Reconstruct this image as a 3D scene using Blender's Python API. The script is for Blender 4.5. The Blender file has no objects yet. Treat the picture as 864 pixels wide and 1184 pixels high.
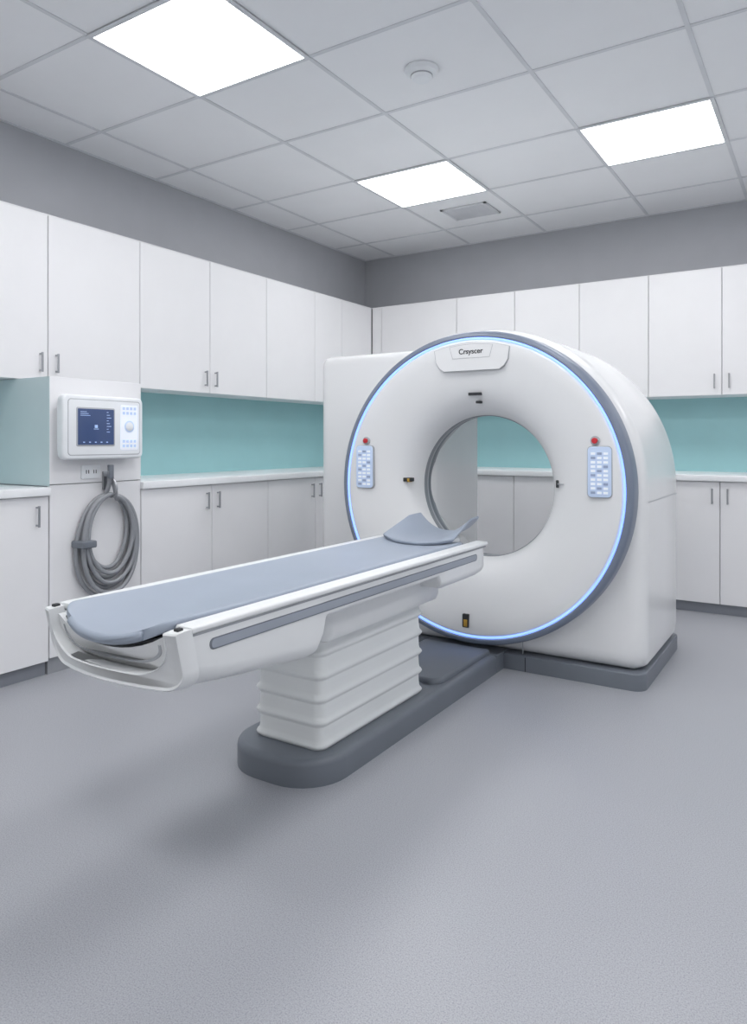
import bpy, bmesh, math, random
from mathutils import Vector, Matrix
sc = bpy.context.scene
try:
    sc.view_settings.view_transform = 'Standard'
    sc.view_settings.look = 'None'
    sc.view_settings.exposure = 0.0
    sc.view_settings.gamma = 1.05
except Exception as e:
    print(e)

# ------------------------------------------------------------ materials
def s2l(c):
    return tuple(((v/255.0)/12.92 if v/255.0 <= 0.04045 else (((v/255.0)+0.055)/1.055)**2.4) for v in c)

def mat(name, rgb, rough=0.45, metal=0.0, var=0.04, scale=6.0, bump=0.0, bscale=200.0, emit=None, estr=0.0, coat=0.0, spec=0.5):
    m = bpy.data.materials.new(name); m.use_nodes = True
    nt = m.node_tree; b = nt.nodes['Principled BSDF']
    c = s2l(rgb)
    tc = nt.nodes.new('ShaderNodeTexCoord')
    nz = nt.nodes.new('ShaderNodeTexNoise'); nz.inputs['Scale'].default_value = scale
    nz.inputs['Detail'].default_value = 3
    nt.links.new(tc.outputs['Object'], nz.inputs['Vector'])
    rp = nt.nodes.new('ShaderNodeValToRGB')
    rp.color_ramp.elements[0].position = 0.3; rp.color_ramp.elements[1].position = 0.7
    rp.color_ramp.elements[0].color = (*[v*(1-var) for v in c], 1)
    rp.color_ramp.elements[1].color = (*[min(1, v*(1+var)) for v in c], 1)
    nt.links.new(nz.outputs['Fac'], rp.inputs['Fac'])
    nt.links.new(rp.outputs['Color'], b.inputs['Base Color'])
    b.inputs['Roughness'].default_value = rough
    b.inputs['Metallic'].default_value = metal
    b.inputs['Specular IOR Level'].default_value = spec
    b.inputs['Coat Weight'].default_value = coat
    if bump > 0:
        n2 = nt.nodes.new('ShaderNodeTexNoise'); n2.inputs['Scale'].default_value = bscale
        nt.links.new(tc.outputs['Object'], n2.inputs['Vector'])
        bp = nt.nodes.new('ShaderNodeBump'); bp.inputs['Strength'].default_value = bump
        bp.inputs['Distance'].default_value = 0.002
        nt.links.new(n2.outputs['Fac'], bp.inputs['Height'])
        nt.links.new(bp.outputs['Normal'], b.inputs['Normal'])
    if emit:
        b.inputs['Emission Color'].default_value = (*s2l(emit), 1)
        b.inputs['Emission Strength'].default_value = estr
    return m

M = {}
M['cab'] = mat('cabinet_laminate', (233,233,235), 0.42, var=0.01)
M['carc'] = mat('cabinet_carcass', (150,153,158), 0.6)
M['counter'] = mat('countertop_solid', (238,240,242), 0.3, var=0.015, scale=30)
M['teal'] = mat('teal_backsplash', (154,201,205), 0.4, var=0.02)
M['palet'] = mat('pale_teal_side', (194,211,214), 0.4, var=0.02)  # paler teal tint, only on the column's near side
M['wall'] = mat('wall_paint_grey', (171,173,178), 0.8, var=0.02, bump=0.1)
M['wallw'] = mat('wall_paint_white', (236,237,240), 0.8, var=0.02)
M['tile'] = mat('ceiling_tile', (240,241,243), 0.95, var=0.012, scale=3, bump=0.25, bscale=260)
M['tbar'] = mat('ceiling_tbar', (214,216,220), 0.6)
M['base'] = mat('toe_kick_grey', (134,138,146), 0.5)
M['handle'] = mat('handle_metal', (165,167,171), 0.3, metal=0.9)
M['white'] = mat('gantry_white_plastic', (233,234,235), 0.27, var=0.006, coat=0.2)
M['white2'] = mat('table_white_plastic', (228,230,231), 0.33, var=0.01)
M['bellow'] = mat('bellows_vinyl', (230,233,233), 0.5, var=0.01)
M['grey'] = mat('base_grey_plastic', (106,112,121), 0.4, var=0.03)
M['bezel'] = mat('bezel_blue_grey', (118,128,146), 0.35)
M['pad'] = mat('pad_vinyl_bluegrey', (152,162,177), 0.42, var=0.02, bump=0.06, bscale=400)
M['stripe'] = mat('stripe_grey', (150,157,168), 0.4)
M['dark'] = mat('dark_gap', (38,40,44), 0.6)
M['tunnel'] = mat('bore_liner_grey', (128,132,138), 0.32)
M['gap'] = mat('rail_gap_grey', (150,153,158), 0.5)
M['seam'] = mat('seam_grey', (172,175,180), 0.6)
M['led'] = mat('led_blue', (160,185,240), 0.4, emit=(118,158,255), estr=1.4)
M['screen'] = mat('screen_navy', (48,60,90), 0.15, emit=(55,75,118), estr=0.45)
M['scrtxt'] = mat('screen_text', (150,172,210), 0.3, emit=(140,165,205), estr=0.5)
M['keypanel'] = mat('keypad_blue', (190,205,226), 0.3, emit=(165,190,230), estr=0.2)
M['key'] = mat('key_white', (232,238,248), 0.3, emit=(225,235,255), estr=0.22)
M['keyd'] = mat('key_slate', (155,170,200), 0.4)
M['red'] = mat('button_red', (205,40,50), 0.3)
M['gold'] = mat('brass_label', (190,150,60), 0.35, metal=0.4)
M['hose'] = mat('hose_grey', (140,143,148), 0.42)
M['case'] = mat('device_case', (232,235,238), 0.35)
M['light'] = mat('light_diffuser', (255,255,255), 0.5, emit=(254,254,255), estr=12.0)

def floor_mat():
    m = bpy.data.materials.new('speckled_vinyl'); m.use_nodes = True
    nt = m.node_tree; b = nt.nodes['Principled BSDF']
    tc = nt.nodes.new('ShaderNodeTexCoord')
    n1 = nt.nodes.new('ShaderNodeTexNoise'); n1.inputs['Scale'].default_value = 300; n1.inputs['Detail'].default_value = 3; n1.inputs['Roughness'].default_value = 0.7
    n2 = nt.nodes.new('ShaderNodeTexNoise'); n2.inputs['Scale'].default_value = 1.2
    r1 = nt.nodes.new('ShaderNodeValToRGB'); e = r1.color_ramp.elements
    e[0].position = 0.36; e[0].color = (*s2l((136,138,145)), 1)
    e[1].position = 0.66; e[1].color = (*s2l((176,178,184)), 1)
    mid = e.new(0.48); mid.color = (*s2l((161,163,169)), 1)
    mx = nt.nodes.new('ShaderNodeMix'); mx.data_type = 'RGBA'; mx.blend_type = 'MULTIPLY'; mx.inputs['Factor'].default_value = 0.06
    for n in (n1, n2): nt.links.new(tc.outputs['Object'], n.inputs['Vector'])
    nt.links.new(n1.outputs['Fac'], r1.inputs['Fac'])
    nt.links.new(r1.outputs['Color'], mx.inputs['A']); nt.links.new(n2.outputs['Fac'], mx.inputs['B'])
    nt.links.new(mx.outputs['Result'], b.inputs['Base Color'])
    b.inputs['Roughness'].default_value = 0.36
    bp = nt.nodes.new('ShaderNodeBump'); bp.inputs['Strength'].default_value = 0.03; bp.inputs['Distance'].default_value = 0.0005
    nt.links.new(n1.outputs['Fac'], bp.inputs['Height']); nt.links.new(bp.outputs['Normal'], b.inputs['Normal'])
    return m
M['floor'] = floor_mat()

# ------------------------------------------------------------ helpers
def group(name, loc):
    e = bpy.data.objects.new(name, None); e.location = loc; e.empty_display_size = 0.1
    sc.collection.objects.link(e); return e

def attach(o, parent):
    if parent is not None:
        o.parent = parent
        o.matrix_parent_inverse = Matrix.Translation(parent.location).inverted()

def finish(bm, name, m, parent=None, smooth=True, angle=35):
    bmesh.ops.remove_doubles(bm, verts=bm.verts, dist=1e-6)
    bmesh.ops.recalc_face_normals(bm, faces=bm.faces)
    me = bpy.data.meshes.new(name); bm.to_mesh(me); bm.free()
    if smooth:
        for p in me.polygons: p.use_smooth = True
        me.set_sharp_from_angle(angle=math.radians(angle))
    me.materials.append(M[m])
    o = bpy.data.objects.new(name, me); sc.collection.objects.link(o)
    attach(o, parent); return o

def box(name, x0, x1, y0, y1, z0, z1, m, parent=None, bev=0.0, seg=3):
    bm = bmesh.new()
    bmesh.ops.create_cube(bm, size=1)
    for v in bm.verts:
        v.co = Vector((x0 if v.co.x < 0 else x1, y0 if v.co.y < 0 else y1, z0 if v.co.z < 0 else z1))
    if bev > 0:
        bmesh.ops.bevel(bm, geom=list(bm.edges), offset=bev, segments=seg, profile=0.5, affect='EDGES')
    return finish(bm, name, m, parent)

def boxes(name, lst, m, parent=None):
    bm = bmesh.new()
    for (x0, x1, y0, y1, z0, z1) in lst:
        r = bmesh.ops.create_cube(bm, size=1)
        for v in r['verts']:
            v.co = Vector((x0 if v.co.x < 0 else x1, y0 if v.co.y < 0 else y1, z0 if v.co.z < 0 else z1))
    me = bpy.data.meshes.new(name); bm.to_mesh(me); bm.free(); me.materials.append(M[m])
    o = bpy.data.objects.new(name, me); sc.collection.objects.link(o); attach(o, parent); return o

def loft(name, rings, m, parent=None, cap0=True, cap1=True, closed=True, angle=35):
    bm = bmesh.new()
    R = [[bm.verts.new(p) for p in r] for r in rings]
    n = len(rings[0])
    for a, b in zip(R[:-1], R[1:]):
        for i in range(n if closed else n-1):
            j = (i+1) % n
            try: bm.faces.new((a[i], a[j], b[j], b[i]))
            except Exception: pass
    if cap0: bm.faces.new(R[0])
    if cap1: bm.faces.new(R[-1])
    return finish(bm, name, m, parent, angle=angle)

def revolve_y(name, prof, cx, cz, m, parent=None, seg=128, angle=30):
    rings = []
    for r, y in prof:
        rings.append([(cx + r*math.cos(2*math.pi*i/seg), y, cz + r*math.sin(2*math.pi*i/seg)) for i in range(seg)])
    return loft(name, rings, m, parent, False, False, angle=angle)

def revolve_z(name, prof, cx, cy, m, parent=None, seg=48):
    rings = []
    for r, z in prof:
        rings.append([(cx + r*math.cos(2*math.pi*i/seg), cy + r*math.sin(2*math.pi*i/seg), z) for i in range(seg)])
    return loft(name, rings, m, parent, True, True)

def rrect(x0, x1, y0, y1, rs, n=8):
    if not isinstance(rs, (list, tuple)): rs = [rs]*4
    pts = []
    cs = [(x0+rs[0], y0+rs[0], 180, rs[0]), (x1-rs[1], y0+rs[1], 270, rs[1]), (x1-rs[2], y1-rs[2], 0, rs[2]), (x0+rs[3], y1-rs[3], 90, rs[3])]
    for cx, cy, a0, r in cs:
        for k in range(n+1):
            a = math.radians(a0 + 90*k/n)
            pts.append((cx + r*math.cos(a), cy + r*math.sin(a)))
    return pts

def prism(name, x0, x1, y0, y1, z0, z1, rs, bev, m, parent=None, axis='z', botbev=0.0):
    if not isinstance(rs, (list, tuple)): rs = [rs]*4
    steps = [(z0, botbev)]
    if botbev > 0:
        steps += [(z0+botbev*0.3, botbev*0.3), (z0+botbev, 0)]
    for k in range(0, 5):
        a = math.pi/2*k/4
        steps.append((z1-bev+bev*math.sin(a), abs(bev)*(1-math.cos(a))))
    rings = []
    for z, d in steps:
        p = rrect(x0+d, x1-d, y0+d, y1-d, [max(r-d, 0.0005) for r in rs])
        if axis == 'z': rings.append([(a, b, z) for a, b in p])
        elif axis == 'x': rings.append([(z, a, b) for a, b in p])
        else: rings.append([(a, z, b) for a, b in p])
    return loft(name, rings, m, parent)

def tube(name, pts, r, m, parent=None, cyclic=False, res=4):
    cu = bpy.data.curves.new(name, 'CURVE'); cu.dimensions = '3D'
    sp = cu.splines.new('NURBS'); sp.points.add(len(pts)-1)
    for p, q in zip(sp.points, pts): p.co = (*q, 1)
    sp.use_endpoint_u = not cyclic; sp.use_cyclic_u = cyclic; sp.order_u = 4
    cu.bevel_depth = r; cu.bevel_resolution = res; cu.use_fill_caps = True
    cu.materials.append(M[m])
    o = bpy.data.objects.new(name, cu); sc.collection.objects.link(o); attach(o, parent); return o

# ------------------------------------------------------------ room shell
XL, YB, XR, YF, H = -3.72, 5.69, 2.4, -2.6, 2.825
box('floor', XL-0.1, XR+0.1, YF-0.1, YB+0.1, -0.1, 0, 'floor')
box('wall_left', XL-0.1, XL, YF-0.1, YB+0.1, 0, H+0.1, 'wall')
box('wall_back', XL, XR, YB, YB+0.1, 0, H+0.1, 'wall')
box('wall_right', XR, XR+0.1, YF-0.1, YB+0.1, 0, H+0.1, 'wallw')
box('ceiling', XL, XR, YF, YB, H, H+0.1, 'tile')
gx = [-3.39, -2.63, -1.955, -1.165, -0.495, 0.24, 0.93, 1.65, 2.3]
gy = [-2.2, -1.5, -0.85, -0.15, 0.5, 1.2, 1.90, 2.53, 3.18, 3.90, 4.52, 5.19]
t = 0.010
strips = [(x-t, x+t, YF, YB, H-0.004, H+0.002) for x in gx] + [(XL, XR, y-t, y+t, H-0.0038, H+0.002) for y in gy]
strips += [(XL, XL+0.02, YF, YB, H-0.005, H), (XL, XR, YB-0.02, YB, H-0.005, H)]
boxes('trim_ceiling_grid', strips, 'tbar')
boxes('baseboard_right', [(XR-0.012, XR, YF, YB-0.65, 0, 0.1)], 'base')

def ceiling_light(x0, x1, y0, y1):
    g = group('ceiling_light_panel', ((x0+x1)/2, (y0+y1)/2, H-0.006))
    boxes('diffuser', [(x0+.012, x1-.012, y0+.012, y1-.012, H-0.007, H-0.0045)], 'light', g)
    w = .013
    boxes('frame', [(x0-.010, x1+.010, y0-.010, y0+w, H-0.009, H-.001), (x0-.010, x1+.010, y1-w, y1+.010, H-0.009, H-.001), (x0-.010, x0+w, y0+w, y1-w, H-0.009, H-.001), (x1-w, x1+.010, y0+w, y1-w, H-0.009, H-.001)], 'tbar', g)
for (x0, x1) in ((-2.63, -1.955), (-1.165, -0.495), (0.93, 1.65)):
    for (y0, y1) in ((-0.15, 0.5), (1.90, 2.53), (3.90, 4.52)):
        ceiling_light(x0, x1, y0, y1)

g = group('smoke_detector', (-1.58, 2.89, H))
revolve_z('housing', [(0.075, H), (0.078, H-0.008), (0.072, H-0.022), (0.05, H-0.03), (0.048, H-0.045), (0.04, H-0.052), (0.01, H-0.053)], -1.58, 2.89, 'case', g)
revolve_z('sensor_slot', [(0.0505, H-0.032), (0.0505, H-0.038)], -1.58, 2.89, 'carc', g)
g = group('ceiling_air_vent', (-2.25, 4.87, H))
vx0, vx1, vy0, vy1 = -2.43, -2.07, 4.73, 5.01
boxes('vent_frame', [(vx0, vx1, vy0, vy0+.02, H-.01, H-.001), (vx0, vx1, vy1-.02, vy1, H-.01, H-.001), (vx0, vx0+.02, vy0, vy1, H-.01, H-.001), (vx1-.02, vx1, vy0, vy1, H-.01, H-.001)], 'tbar', g)
boxes('vent_slats', [(vx0+.02, vx1-.02, vy0+.025+i*.0235, vy0+.039+i*.0235, H-.009, H-.001) for i in range(10)], 'tbar', g)
boxes('vent_back', [(vx0+.02, vx1-.02, vy0+.02, vy1-.02, H-.003, H-.001)], 'carc', g)

# ------------------------------------------------------------ cabinets
UX, LX, UY, LY = -3.42, -3.15, 5.34, 5.09
ZB, ZT = 1.432, 2.293
G = 0.0022
def handle_x(y, z0, z1, xf, g):
    boxes('handle', [(xf+.018, xf+.025, y-.0045, y+.0045, z0, z1), (xf, xf+.020, y-.004, y+.004, z0+.004, z0+.012), (xf, xf+.020, y-.004, y+.004, z1-.012, z1-.004)], 'handle', g)
def handle_y(x, z0, z1, yf, g):
    boxes('handle', [(x-.0045, x+.0045, yf-.025, yf-.018, z0, z1), (x-.004, x+.004, yf-.020, yf, z0+.004, z0+.012), (x-.004, x+.004, yf-.020, yf, z1-.012, z1-.004)], 'handle', g)

g = group('wall_cabinet_run', (UX, 2.6, 1.86))
ys = [-0.62, -0.05, 0.52, 1.09, 1.66, 2.23, 2.817, 3.381, 3.937, 4.51, 4.88, 5.335]
box('carcass', XL+.001, UX-.019, ys[0], 5.688, ZB+.006, ZT-.004, 'carc', g)
box('top_panel', XL+.001, UX-.001, ys[0], 5.34, ZT-.003, ZT+.002, 'cab', g)
box('bottom_panel', XL+.001, UX-.019, ys[0], 5.34, ZB, ZB+.005, 'cab', g)
for a, b in zip(ys[:-1], ys[1:]):
    box('door', UX-.018, UX, a+G, b-G, ZB, ZT-.004, 'cab', g, bev=.0015, seg=1)
for y in (2.23, 3.381, 1.09):
    handle_x(y-.045, 1.475, 1.575, UX, g); handle_x(y+.045, 1.475, 1.575, UX, g)
g = group('wall_cabinet_run', (-0.5, UY, 1.86))
xs = [-3.415, -3.32, -2.593, -2.091, -1.582, -1.09, -0.618, -0.14, 0.34, 0.82, 1.3, 1.78, 2.39]
box('carcass', -3.435, 2.395, UY+.019, YB-.001, ZB+.006, ZT-.004, 'carc', g)
box('top_panel', -3.418, 2.395, UY+.001, YB-.001, ZT-.003, ZT+.002, 'cab', g)
box('bottom_panel', -3.418, 2.395, UY+.019, YB-.001, ZB, ZB+.005, 'cab', g)
for a, b in zip(xs[:-1], xs[1:]):
    box('door', a+G, b-G, UY, UY+.018, ZB, ZT-.004, 'cab', g, bev=.0015, seg=1)
for x in (-0.618, 0.34, -1.582, 1.3):
    handle_y(x-.045, 1.475, 1.575, UY, g); handle_y(x+.045, 1.475, 1.575, UY, g)

CZ = 0.9
g = group('base_cabinet_run', (LX, 2.6, 0.45))
CY0, CY1 = 2.06, 2.60
box('carcass', XL+.001, LX-.019, -0.6, CY0-.002, .07, CZ-.042, 'carc', g)
box('carcass', XL+.001, LX-.019, CY1+.002, YB-.001, .07, CZ-.042, 'carc', g)
box('toe_kick', XL+.001, LX-.03, -0.6, CY0-.002, 0, .07, 'base', g)
box('toe_kick', XL+.001, LX-.03, CY1+.002, LY+.03, 0, .07, 'base', g)
box('countertop', XL+.001, LX+.02, -0.62, CY0-.002, CZ-.04, CZ, 'counter', g, bev=.004)
box('countertop', XL+.001, LX+.02, CY1+.002, YB-.001, CZ-.04, CZ, 'counter', g, bev=.004)
for a, b in [(-0.6, -0.06), (-0.06, .47), (.47, 1.0), (1.0, 1.53), (1.53, 2.058), (2.602, 3.13), (3.13, 3.642), (3.642, 4.163), (4.163, 4.66), (4.66, 5.087)]:
    box('door', LX-.018, LX, a+G, b-G, .07, CZ-.043, 'cab', g, bev=.0015, seg=1)
for y in (3.13, 4.163, 0.47):
    handle_x(y-.045, .715, .815, LX, g); handle_x(y+.045, .715, .815, LX, g)
handle_x(1.995, .715, .815, LX, g)
g = group('base_cabinet_run', (-0.4, LY, 0.45))
box('carcass', LX+.022, 2.395, LY+.019, YB-.001, .07, CZ-.042, 'carc', g)
box('toe_kick', LX+.022, 2.395, LY+.03, YB-.001, 0, .07, 'base', g)
box('countertop', LX+.021, 2.395, LY-.02, YB-.001, CZ-.04, CZ, 'counter', g, bev=.004)
xs = [-3.12, -2.93, -2.465, -2.0, -1.535, -1.065, -0.6, -0.13, .34, .81, 1.28, 1.75, 2.39]
for a, b in zip(xs[:-1], xs[1:]):
    box('door', a+G, b-G, LY, LY+.018, .07, CZ-.043, 'cab', g, bev=.0015, seg=1)
for x in (-2.465, -0.6, -1.535, .34, 1.28):
    handle_y(x-.045, .715, .815, LY, g); handle_y(x+.045, .715, .815, LY, g)

box('trim_backsplash_left', XL+.001, XL+.012, -0.6, 2.058, CZ, ZB, 'teal')
box('trim_backsplash_left_far', XL+.001, XL+.012, 2.602, YB-.014, CZ, ZB, 'teal')
box('trim_backsplash_back', XL+.013, 2.395, YB-.012, YB-.001, CZ, ZB, 'teal')

g = group('service_column', (LX, 2.33, .7))
box('column_body', XL+.001, LX-.019, CY0+.004, CY1-.004, 0, ZB-.002, 'carc', g)
box('column_side_panel', XL+.013, LX-.001, CY0, CY0+.003, .905, ZB-.002, 'palet', g)
box('column_side_panel', XL+.013, LX-.001, CY1-.003, CY1, .905, ZB-.002, 'cab', g)
box('column_upper_panel', LX-.018, LX, CY0+.002, CY1-.002, .9115, ZB-.002, 'cab', g, bev=.0015, seg=1)
box('column_lower_panel', LX-.018, LX, CY0+.002, CY1-.002, .08, .9075, 'cab', g, bev=.0015, seg=1)

# wall monitor
g = group('wall_control_monitor', (LX+.04, 2.31, 1.19))
prism('rear_mount', 2.10, 2.52, 1.05, 1.33, LX+.0005, LX+.04, .03, .005, 'case', g, axis='x')
prism('case_shell', 2.075, 2.545, 1.03, 1.345, LX+.035, LX+.085, .03, .012, 'case', g, axis='x', botbev=.01)
f = LX+.085
prism('face_recess_line', 2.10, 2.525, 1.05, 1.325, f-.004, f+.0008, .018, .0005, 'seam', g, axis='x')
prism('face_plate', 2.104, 2.521, 1.054, 1.321, f-.004, f+.0016, .015, .0008, 'case', g, axis='x')
prism('screen_bezel', 2.145, 2.365, 1.095, 1.285, f-.002, f+.004, .008, .002, 'seam', g, axis='x')
prism('screen', 2.152, 2.358, 1.102, 1.278, f+.002, f+.0055, .004, .001, 'screen', g, axis='x')
e = f+.0055
boxes('screen_readout', [(e, e+.0006, 2.165, 2.20+.010*(i % 3), 1.262-.009*i, 1.2645-.009*i) for i in range(3)] +
      [(e, e+.0006, 2.315, 2.325+.008*(i % 3), 1.262-.014*i, 1.265-.014*i) for i in range(8)] +
      [(e, e+.0006, 2.18+.033*i, 2.19+.033*i, 1.112, 1.117) for i in range(5)] + [(e, e+.0006, 2.245, 2.262, 1.185, 1.200), (e, e+.0006, 2.24, 2.268, 1.178, 1.181)], 'scrtxt', g)
prism('keypad_plate', 2.40, 2.508, 1.075, 1.305, f-.002, f+.003, .008, .001, 'key', g, axis='x')
boxes('keys', [(f+.002, f+.005, 2.412+.023*i, 2.426+.023*i, 1.088+.024*j, 1.102+.024*j) for i in range(4) for j in (0, 1, 7, 8)], 'keypanel', g)
def disc_x(name, cy, cz, r, x0, x1, m, g):
    rings = []
    for x, rr in ((x0, r), (x1-.001, r), (x1, r-.002)):
        rings.append([(x, cy+rr*math.cos(2*math.pi*i/32), cz+rr*math.sin(2*math.pi*i/32)) for i in range(32)])
    return loft(name, rings, m, g)
disc_x('dial_ring', 2.454, 1.195, .030, f+.002, f+.005, 'keypanel', g)
disc_x('dial', 2.454, 1.195, .022, f+.003, f+.007, 'case', g)

g = group('wall_outlet', (LX+.006, 2.285, .965))
prism('plate', 2.23, 2.34, .93, 1.0, LX+.0005, LX+.008, .006, .003, 'case', g, axis='x')
boxes('sockets', [(LX+.007, LX+.0085, 2.255, 2.260, .957, .975), (LX+.007, LX+.0085, 2.268, 2.273, .957, .975), (LX+.007, LX+.0085, 2.298, 2.303, .957, .975), (LX+.007, LX+.0085, 2.311, 2.316, .957, .975)], 'dark', g)

# hose coil on hook
g = group('coiled_cable_hose', (LX+.05, 2.37, .6))
HY = 2.375
box('hook_plate', LX+.0005, LX+.010, HY-.02, HY+.02, .87, .965, 'handle', g, bev=.002)
tube('hook', [(LX+.005, HY, .94), (LX+.05, HY, .94), (LX+.085, HY, .91), (LX+.09, HY, .86), (LX+.07, HY, .835), (LX+.03, HY, .835), (LX+.012, HY, .85)], .007, 'handle', g)
random.seed(4)
pts = []
N = 7
for k in range(N):
    ry = .122 + .0105*k + random.uniform(-.003, .003); rz = .190+.0125*k
    xo = LX+.022+.0105*((k*3) % 6)
    cz = .850 - rz
    for i in range(20):
        a = math.pi/2 + 2*math.pi*i/20
        pts.append((xo, HY-.004+ry*math.cos(a)*(1+.06*math.sin(a*2+k)), cz + rz*math.sin(a)))
pts = [(LX+.06, HY-.02, .97), (LX+.06, HY-.015, .93)] + pts + [(LX+.05, HY+.03, .80), (LX+.05, HY+.02, .90), (LX+.03, HY-.0, .95)]
tube('hose_loops', pts, .0112, 'hose', g)
prism('velcro_strap', HY-.20, HY-.118, .595, .63, LX+.006, LX+.095, .008, .006, 'grey', g, axis='x')
box('hose_connector', LX+.05, LX+.075, HY-.028, HY-.004, .93, 1.0, 'grey', g, bev=.004)

# ------------------------------------------------------------ gantry
g = group('ct_scanner_gantry', (-1.5, 3.75, 0))
CX, CZg = -1.50, 0.89
SEG = 144
def bound(a, d):
    w = .80-d
    c, s = math.cos(a), math.sin(a)
    if s >= 0: return (w*c, w*s)
    h = .815-d; r = .05
    tt = min(w/abs(c) if abs(c) > 1e-6 else 1e9, h/abs(s))
    x, z = c*tt, s*tt
    ix, iz = w-r, h-r
    if abs(x) > ix and abs(z) > iz:
        cx, cz = math.copysign(ix, c), -iz
        bq = c*cx+s*cz; cq = cx*cx+cz*cz-r*r
        tt = bq+math.sqrt(max(0, bq*bq-cq)); x, z = c*tt, s*tt
    return (x, z)
angs = [2*math.pi*i/SEG for i in range(SEG)]
st = [(3.345, None, .70), (3.345, .085, 0), (3.349, .06, 0), (3.36, .035, 0), (3.38, .015, 0), (3.41, .003, 0), (3.45, 0, 0), (3.8, 0, 0), (4.12, 0, 0), (4.16, .008, 0), (4.19, .03, 0), (4.20, .06, 0), (4.20, None, .60), (4.15, None, .585), (3.95, None, .50), (3.62, None, .40), (3.56, None, .385)]
rings = []
for y, d, r in st:
    ring = []
    for a in angs:
        if d is None: x, z = r*math.cos(a), r*math.sin(a)
        else: x, z = bound(a, d)
        ring.append((CX+x, y, CZg+z))
    rings.append(ring)
loft('housing', rings, 'white', g, False, False, angle=50)
revolve_y('ring_bezel', [(.76, 3.35), (.775, 3.345), (.775, 3.275), (.771, 3.261), (.762, 3.253), (.748, 3.25), (.7435, 3.253), (.7435, 3.262)], CX, CZg, 'bezel', g, 160, 40)
revolve_y('led_ring', [(.7435, 3.262), (.742, 3.254), (.7375, 3.2515), (.733, 3.254), (.7315, 3.262)], CX, CZg, 'led', g, 160, 60)
revolve_y('front_cover', [(.7315, 3.262), (.728, 3.254), (.72, 3.2515), (.66, 3.256), (.58, 3.266), (.51, 3.281), (.455, 3.302), (.415, 3.328), (.388, 3.36), (.371, 3.40), (.364, 3.44)], CX, CZg, 'white', g, 160, 60)
revolve_y('bore_ring_inner', [(.364, 3.44), (.360, 3.442), (.360, 3.468)], CX, CZg, 'tunnel', g, 128)
revolve_y('bore_ring_light', [(.360, 3.468), (.361, 3.47), (.361, 3.482)], CX, CZg, 'seam', g, 128)
revolve_y('bore_ring_dark', [(.361, 3.482), (.364, 3.484), (.364, 3.515)], CX, CZg, 'grey', g, 128)
revolve_y('bore_liner', [(.364, 3.515), (.367, 3.517), (.372, 3.55), (.385, 3.56)], CX, CZg, 'tunnel', g, 128)
prism('side_cabinet', -2.625, -1.85, 3.50, 4.16, .07, 1.632, [.07]*4, .06, 'white', g, botbev=.005)
prism('plinth_side', -2.61, -2.28, 3.53, 4.15, 0, .075, [.05]*4, .01, 'grey', g)
prism('plinth', -2.305, -.697, 3.332, 4.195, 0, .076, [.06]*4, .006, 'grey', g)
prism('table_dock_plinth', -1.79, -1.36, 3.245, 3.40, 0, .082, .004, .003, 'grey', g)
boxes('seams', [(-.7005, -.6995, 3.43, 4.14, .838, .842), (-1.269, -1.265, 3.3435, 3.345, .082, .16)], 'seam', g)
boxes('plinth_seam', [(-1.252, -1.248, 3.3310, 3.333, 0, .07)], 'dark', g)

def poly_y(name, pts, y0, y1, m, g):
    return loft(name, [[(x, y0, z) for x, z in pts], [(x, y1, z) for x, z in pts]], m, g)
def arc_pts(r, a0, a1, n):
    return [(CX+r*math.cos(math.radians(a0+(a1-a0)*k/n)), CZg+r*math.sin(math.radians(a0+(a1-a0)*k/n))) for k in range(n+1)]
outer = arc_pts(.716, 106.5, 73.5, 14)
badge = outer + [(CX+.195, 1.515), (CX+.175, 1.485), (CX+.15, 1.468), (CX-.15, 1.468), (CX-.175, 1.485), (CX-.195, 1.515)]
poly_y('badge_panel_edge', badge, 3.262, 3.2500, 'seam', g)
cxm, czm = CX, 1.545
inner = [(cxm+(x-cxm)*.985, czm+(z-czm)*.975) for x, z in badge]
poly_y('badge_panel', inner, 3.262, 3.2488, 'white', g)
plate = arc_pts(.710, 99.5, 80.5, 8) + [(CX+.10, 1.53), (CX-.10, 1.53)]
poly_y('logo_plate_edge', plate, 3.262, 3.2482, 'seam', g)
poly_y('logo_plate', [(cxm+(x-cxm)*.98, 1.565+(z-1.565)*.95) for x, z in plate], 3.262, 3.2474, 'white', g)
tx = bpy.data.curves.new('logo_lettering', 'FONT'); tx.body = 'Crsyscer'; tx.size = .036; tx.extrude = .0006; tx.align_x = 'CENTER'; tx.align_y = 'CENTER'
tx.offset = .0006
tx.materials.append(M['dark'])
o = bpy.data.objects.new('logo_lettering', tx); sc.collection.objects.link(o)
o.location = (CX, 3.2466, 1.563); o.rotation_euler = (math.pi/2, 0, 0); attach(o, g)

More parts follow.
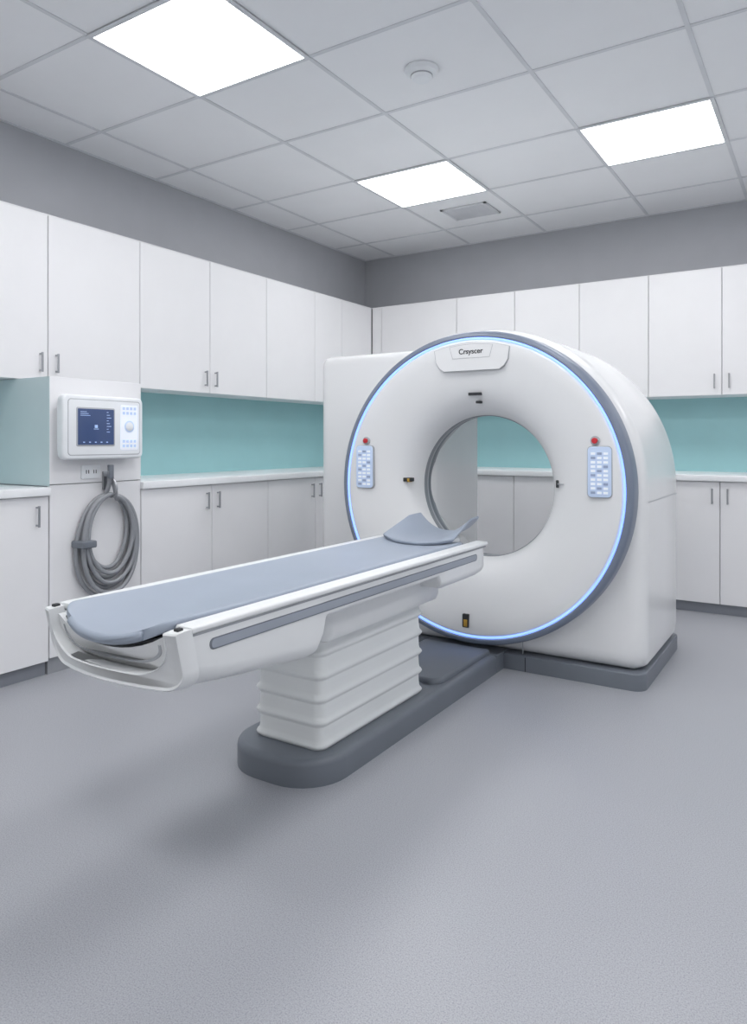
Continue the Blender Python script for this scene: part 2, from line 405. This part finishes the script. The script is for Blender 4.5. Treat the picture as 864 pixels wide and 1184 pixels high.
boxes('sensor_slot', [(CX-.03, CX+.038, 3.284, 3.30, 1.348, 1.362)], 'dark', g)
box('sensor_dot', CX+.008, CX+.032, 3.288, 3.32, 1.308, 1.321, 'dark', g, bev=.003)
box('laser_window', CX-.425, CX-.375, 3.315, 3.35, .905, .925, 'dark', g, bev=.003)
box('laser_window_brass', CX-.400, CX-.386, 3.314, 3.35, .902, .922, 'gold', g, bev=.002)
box('laser_window', CX+.405, CX+.418, 3.318, 3.345, .90, .935, 'dark', g, bev=.003)
box('laser_line', CX+.42, CX+.45, 3.300, 3.325, .917, .920, 'seam', g)
box('laser_window', CX-.045, CX-.012, 3.246, 3.262, .195, .262, 'dark', g, bev=.003)
box('laser_window_brass', CX-.038, CX-.018, 3.2445, 3.262, .20, .235, 'gold', g, bev=.002)
for sx in (-1, 1):
    kx = CX+sx*.628
    prism('keypad_bezel', kx-.056, kx+.056, .865, 1.098, 3.275, 3.25, .02, -.003, 'seam', g, axis='y')
    prism('keypad_panel', kx-.053, kx+.053, .868, 1.095, 3.275, 3.2472, .018, -.002, 'keypanel', g, axis='y')
    ks, kd = [], []
    for j in range(10):
        for i in range(3):
            q = (kx-.038+.028*i, kx-.018+.028*i, 3.2452, 3.25, .883+.0195*j, .894+.0195*j)
            (kd if (i*3+j*5) % 4 == 0 else ks).append(q)
    boxes('keys', ks, 'key', g); boxes('keys_dark', kd, 'keyd', g)
    bx = kx + (.01 if sx < 0 else -.02)
    def disc_y(name, r, y0, y1, m):
        loft(name, [[(bx+rr*math.cos(2*math.pi*i/32), yy, 1.122+rr*math.sin(2*math.pi*i/32)) for i in range(32)] for yy, rr in ((y0, r), (y1+.001, r), (y1, r-.002))], m, g)
    disc_y('stop_button_collar', .021, 3.27, 3.248, 'seam')
    disc_y('stop_button', .013, 3.26, 3.238, 'red')

# ------------------------------------------------------------ patient table
g = group('ct_patient_table', (-1.53, 2.0, 0))
TX = -1.508
def bow(p):
    x, y, z = p
    f = max(0, min(1, (1.45-y)/.33)); f = f*f*(3-2*f)
    return (x, y+.045*f*min(1.1, abs((x-TX)/.25))**2 + f*.034*max(0, (.665-z)/.13), z)
def bowr(rings): return [[bow(p) for p in r] for r in rings]
prism('base_plinth', -1.79, -1.36, 1.80, 3.243, 0, .088, [.17, .17, .004, .004], .022, 'grey', g)
prism('base_step', -1.755, -1.395, 2.70, 3.243, .08, .110, [.05, .05, .01, .01], .015, 'grey', g)
rings = []
def rr3(hx0, hx1, y0, y1, r, z): return [(a, b, z) for a, b in rrect(hx0, hx1, y0, y1, r)]
BX0, BX1, BY0, BY1 = -1.718, -1.418, 1.905, 2.62
nf = 5; z0, z1 = .085, .475; dz = (z1-z0)/nf
for k in range(nf):
    zb = z0+k*dz
    for fz, d in ((0.0, .010), (.06, .006), (.13, .001), (.20, -.001), (.27, .001), (.36, .006), (.48, .008), (.75, .009), (.95, .0095)):
        rings.append(rr3(BX0+d, BX1-d, BY0+d, BY1-d, .035, zb+fz*dz))
loft('bellows', rings, 'bellow', g, angle=70)
prism('lift_head', -1.725, -1.35, 1.84, 2.64, .468, .60, [.04]*4, .002, 'white2', g, botbev=.03)

def usec(y, hw, zt, zb, r, n=10, dip=.0, rim=.045):
    pts = [(TX-hw, y, zt)]
    for k in range(n+1):
        a = math.pi + math.pi/2*k/n
        pts.append((TX-hw+r[0]+r[0]*math.cos(a), y, zb+r[1]+r[1]*math.sin(a)))
    for k in range(n+1):
        a = 1.5*math.pi + math.pi/2*k/n
        pts.append((TX+hw-r[0]+r[0]*math.cos(a), y, zb+r[1]+r[1]*math.sin(a)))
    pts.append((TX+hw, y, zt))
    hi = hw-rim
    m = 12
    for k in range(m+1):
        u = 1-2*k/m
        pts.append((TX+hi*u, y, zt-dip*(1-abs(u)**2.4)))
    return pts
S = []
for y, hw, zb, r in [(1.118, .243, .545, (.06, .055)), (1.15, .252, .532, (.06, .055)), (1.22, .252, .525, (.055, .05)), (1.3, .252, .519, (.055, .05)), (1.38, .252, .512, (.055, .05)), (1.5, .252, .502, (.055, .05)), (1.64, .252, .487, (.055, .05)), (1.675, .252, .491, (.05, .045)), (1.70, .251, .53, (.04, .035)), (1.715, .250, .588, (.03, .02)), (1.73, .25, .598, (.02, .015)),
                     (2.44, .25, .598, (.02, .015)), (2.452, .25, .58, (.025, .02)), (2.462, .251, .555, (.03, .025)), (2.50, .252, .545, (.04, .035)), (2.80, .252, .545, (.045, .04)), (2.855, .250, .55, (.045, .04)), (2.872, .242, .560, (.045, .04)), (2.878, .23, .575, (.04, .035))]:
    S.append(usec(y, hw, .664, zb, r, dip=.045))
loft('table_body', bowr(S), 'white2', g, angle=50)
def upath(y, h, zt, zb_, r_, n=12):
    p = [(TX-h, y, zt)]
    for k in range(n+1):
        a = math.pi+math.pi/2*k/n
        p.append((TX-h+r_[0]+r_[0]*math.cos(a), y, zb_+r_[1]+r_[1]*math.sin(a)))
    for k in range(1, 6):
        p.append((TX-h+r_[0]+(2*h-2*r_[0])*k/6, y, zb_))
    for k in range(n+1):
        a = 1.5*math.pi+math.pi/2*k/n
        p.append((TX+h-r_[0]+r_[0]*math.cos(a), y, zb_+r_[1]+r_[1]*math.sin(a)))
    p.append((TX+h, y, zt)); return p
def ush(y, hw, zt, zb, r, th, ri):
    return upath(y, hw, zt, zb, r)+upath(y, hw-th, zt, zb+th, ri)[::-1]
RI = (.11, .075)
loft('foot_end_shell', bowr([ush(1.098, .245, .670, .541, (.056, .051), .028, RI), ush(1.092, .249, .675, .536, (.058, .053), .031, RI), ush(1.095, .252, .679, .532, (.06, .055), .035, RI), ush(1.12, .2535, .681, .530, (.06, .055), .038, RI), ush(1.137, .2535, .681, .529, (.06, .055), .038, RI)]), 'white2', g, angle=40)
def grv(y, o): return ush(y, .185-o, .642-o*0, .590+o, (.085, .04), .006, (.082, .037))
loft('foot_end_groove', bowr([grv(1.119, 0), grv(1.1165, 0)]), 'seam', g)
def rail(name, x0, x1, z0, z1, y0, y1, m):
    return prism(name, x0, x1, z0, z1, y0, y1, .006, .004, m, g, axis='y', botbev=.004)
for s in (-1, 1):
    a, b = sorted((TX+s*.197, TX+s*.256))
    rail('cradle_rail', a, b, .669, .685, 1.182, 2.89, 'white2')
    a, b = sorted((TX+s*.215, TX+s*.2535))
    boxes('rail_gap', [(a, b, 1.185, 2.87, .6635, .6695)], 'gap', g)
    p = rrect(1.24, 2.78, .618, .646, .013)
    X1 = TX+s*.2535; X0 = TX+s*.24
    loft('side_stripe', [[(X0, u, v) for u, v in p], [(X1, u, v) for u, v in p]], 'grey', g)
    p = rrect(1.246, 2.774, .621, .643, .010)
    X1 = TX+s*.2542
    loft('side_stripe_face', [[(X0, u, v) for u, v in p], [(X1, u, v) for u, v in p]], 'stripe', g)
    a, b = sorted((TX+s*.226, TX+s*.242))
    box('rail_clip', a, b, 1.150, 1.168, .674, .687, 'dark', g, bev=.003)

def slab(name, fx, us, vs, m, th, g):
    """curved slab: fx(u,v) is its TOP surface; thickness th grows downward, edges rounded."""
    rings = []
    nv = len(vs)
    for k, v in enumerate(vs):
        top = [Vector(fx(u, v)) for u in us]
        dl = (top[0]-top[1]).normalized(); dr = (top[-1]-top[-2]).normalized()
        down = Vector((0, 0, -1)); r = th/2
        ring = list(top)
        for j in (1, 2, 3, 4, 5):
            a = math.pi*j/6
            ring.append(top[-1]+down*(r-r*math.cos(a))+dr*(r*.7*math.sin(a)))
        ring += [p+down*th for p in reversed(top)]
        for j in (5, 4, 3, 2, 1):
            a = math.pi*j/6
            ring.append(top[0]+down*(r-r*math.cos(a))+dl*(r*.7*math.sin(a)))
        rings.append([tuple(p) for p in ring])
    # rounded ends: shrink first/last ring vertically about the middle of the slab
    def endring(ring, dy, s):
        n = len(us); out = []
        for i, p in enumerate(ring):
            if i < n: c = p[2]-th/2
            elif i < n+5: c = ring[n-1][2]-th/2
            elif i < 2*n+5: c = p[2]+th/2
            else: c = ring[0][2]-th/2
            out.append((p[0], p[1]+dy, c+(p[2]-c)*s))
        return out
    a = [endring(rings[0], -th*.45, .30), endring(rings[0], -th*.32, .75), endring(rings[0], -th*.12, .95)]
    b = [endring(rings[-1], th*.12, .95), endring(rings[-1], th*.32, .75), endring(rings[-1], th*.45, .30)]
    return loft(name, a+rings+b, m, g, angle=60)
us = [-1+2*k/28 for k in range(29)]
PY0, PY1 = 1.116, 2.80
PW = .186
def pw(y, r=.055, W=PW):
    for d in (y-PY0, PY1-y):
        if d < r: return W-r+math.sqrt(max(0, r*r-(r-d)**2))
    return W
vs = [PY0+.055*(1-math.cos(math.pi/2*k/8)) for k in range(9)] + [PY0+.055+(PY1-PY0-.11)*k/20 for k in range(1, 21)] + [PY1-.055*(1-math.sin(math.pi/2*k/8)) for k in range(1, 9)]
def pf(u, y):
    w = pw(y); x = u*w
    e = max(0, 1-(y-PY0)/.30)
    return (TX+x, y+.02*e*abs(u)**2, .676+(.016+.026*e)*abs(x/PW)**2.4-.022*e)
slab('mattress_pad', pf, us, vs, 'pad', .026, g)
slab('pad_gap_shade', lambda u, y: (TX+u*.190, y+(.03*abs(u)**2 if y < 1.2 else 0), .636+.026*abs(u)**2.4), us, [1.132, 1.6, 2.2, 2.86], 'dark', .008, g)  # black sheet put in as the shade of the gap beneath the pad
HY0, HY1 = 2.68, 3.03
def hf(u, v):
    W = .168*(1-.12*v)
    y = HY0+(HY1-HY0)*v + .05*abs(u)**3*(1-v)
    lift = .074*abs(u)**2.3*min(1, .25+1.1*v)
    return (TX-.005+u*W, y, .692+lift+.010*v)
slab('headrest', hf, us, [k/12 for k in range(13)], 'pad', .016, g)
box('headrest_support', TX-.06, TX+.08, 2.80, 2.98, .655, .685, 'white2', g, bev=.008)

# ------------------------------------------------------------ camera / world
w = bpy.data.worlds.new('world'); sc.world = w; w.use_nodes = True
w.node_tree.nodes['Background'].inputs['Color'].default_value = (.98, .985, 1, 1)
w.node_tree.nodes['Background'].inputs['Strength'].default_value = 0.65
cam = bpy.data.cameras.new('camera'); co = bpy.data.objects.new('camera', cam); sc.collection.objects.link(co)
co.location = (0, 0, 1.12); co.rotation_euler = (math.radians(90), 0, math.radians(32.5))
cam.sensor_width = 36; cam.lens = 830/1184*36; cam.shift_y = -82/1184; cam.clip_start = .05
sc.camera = co
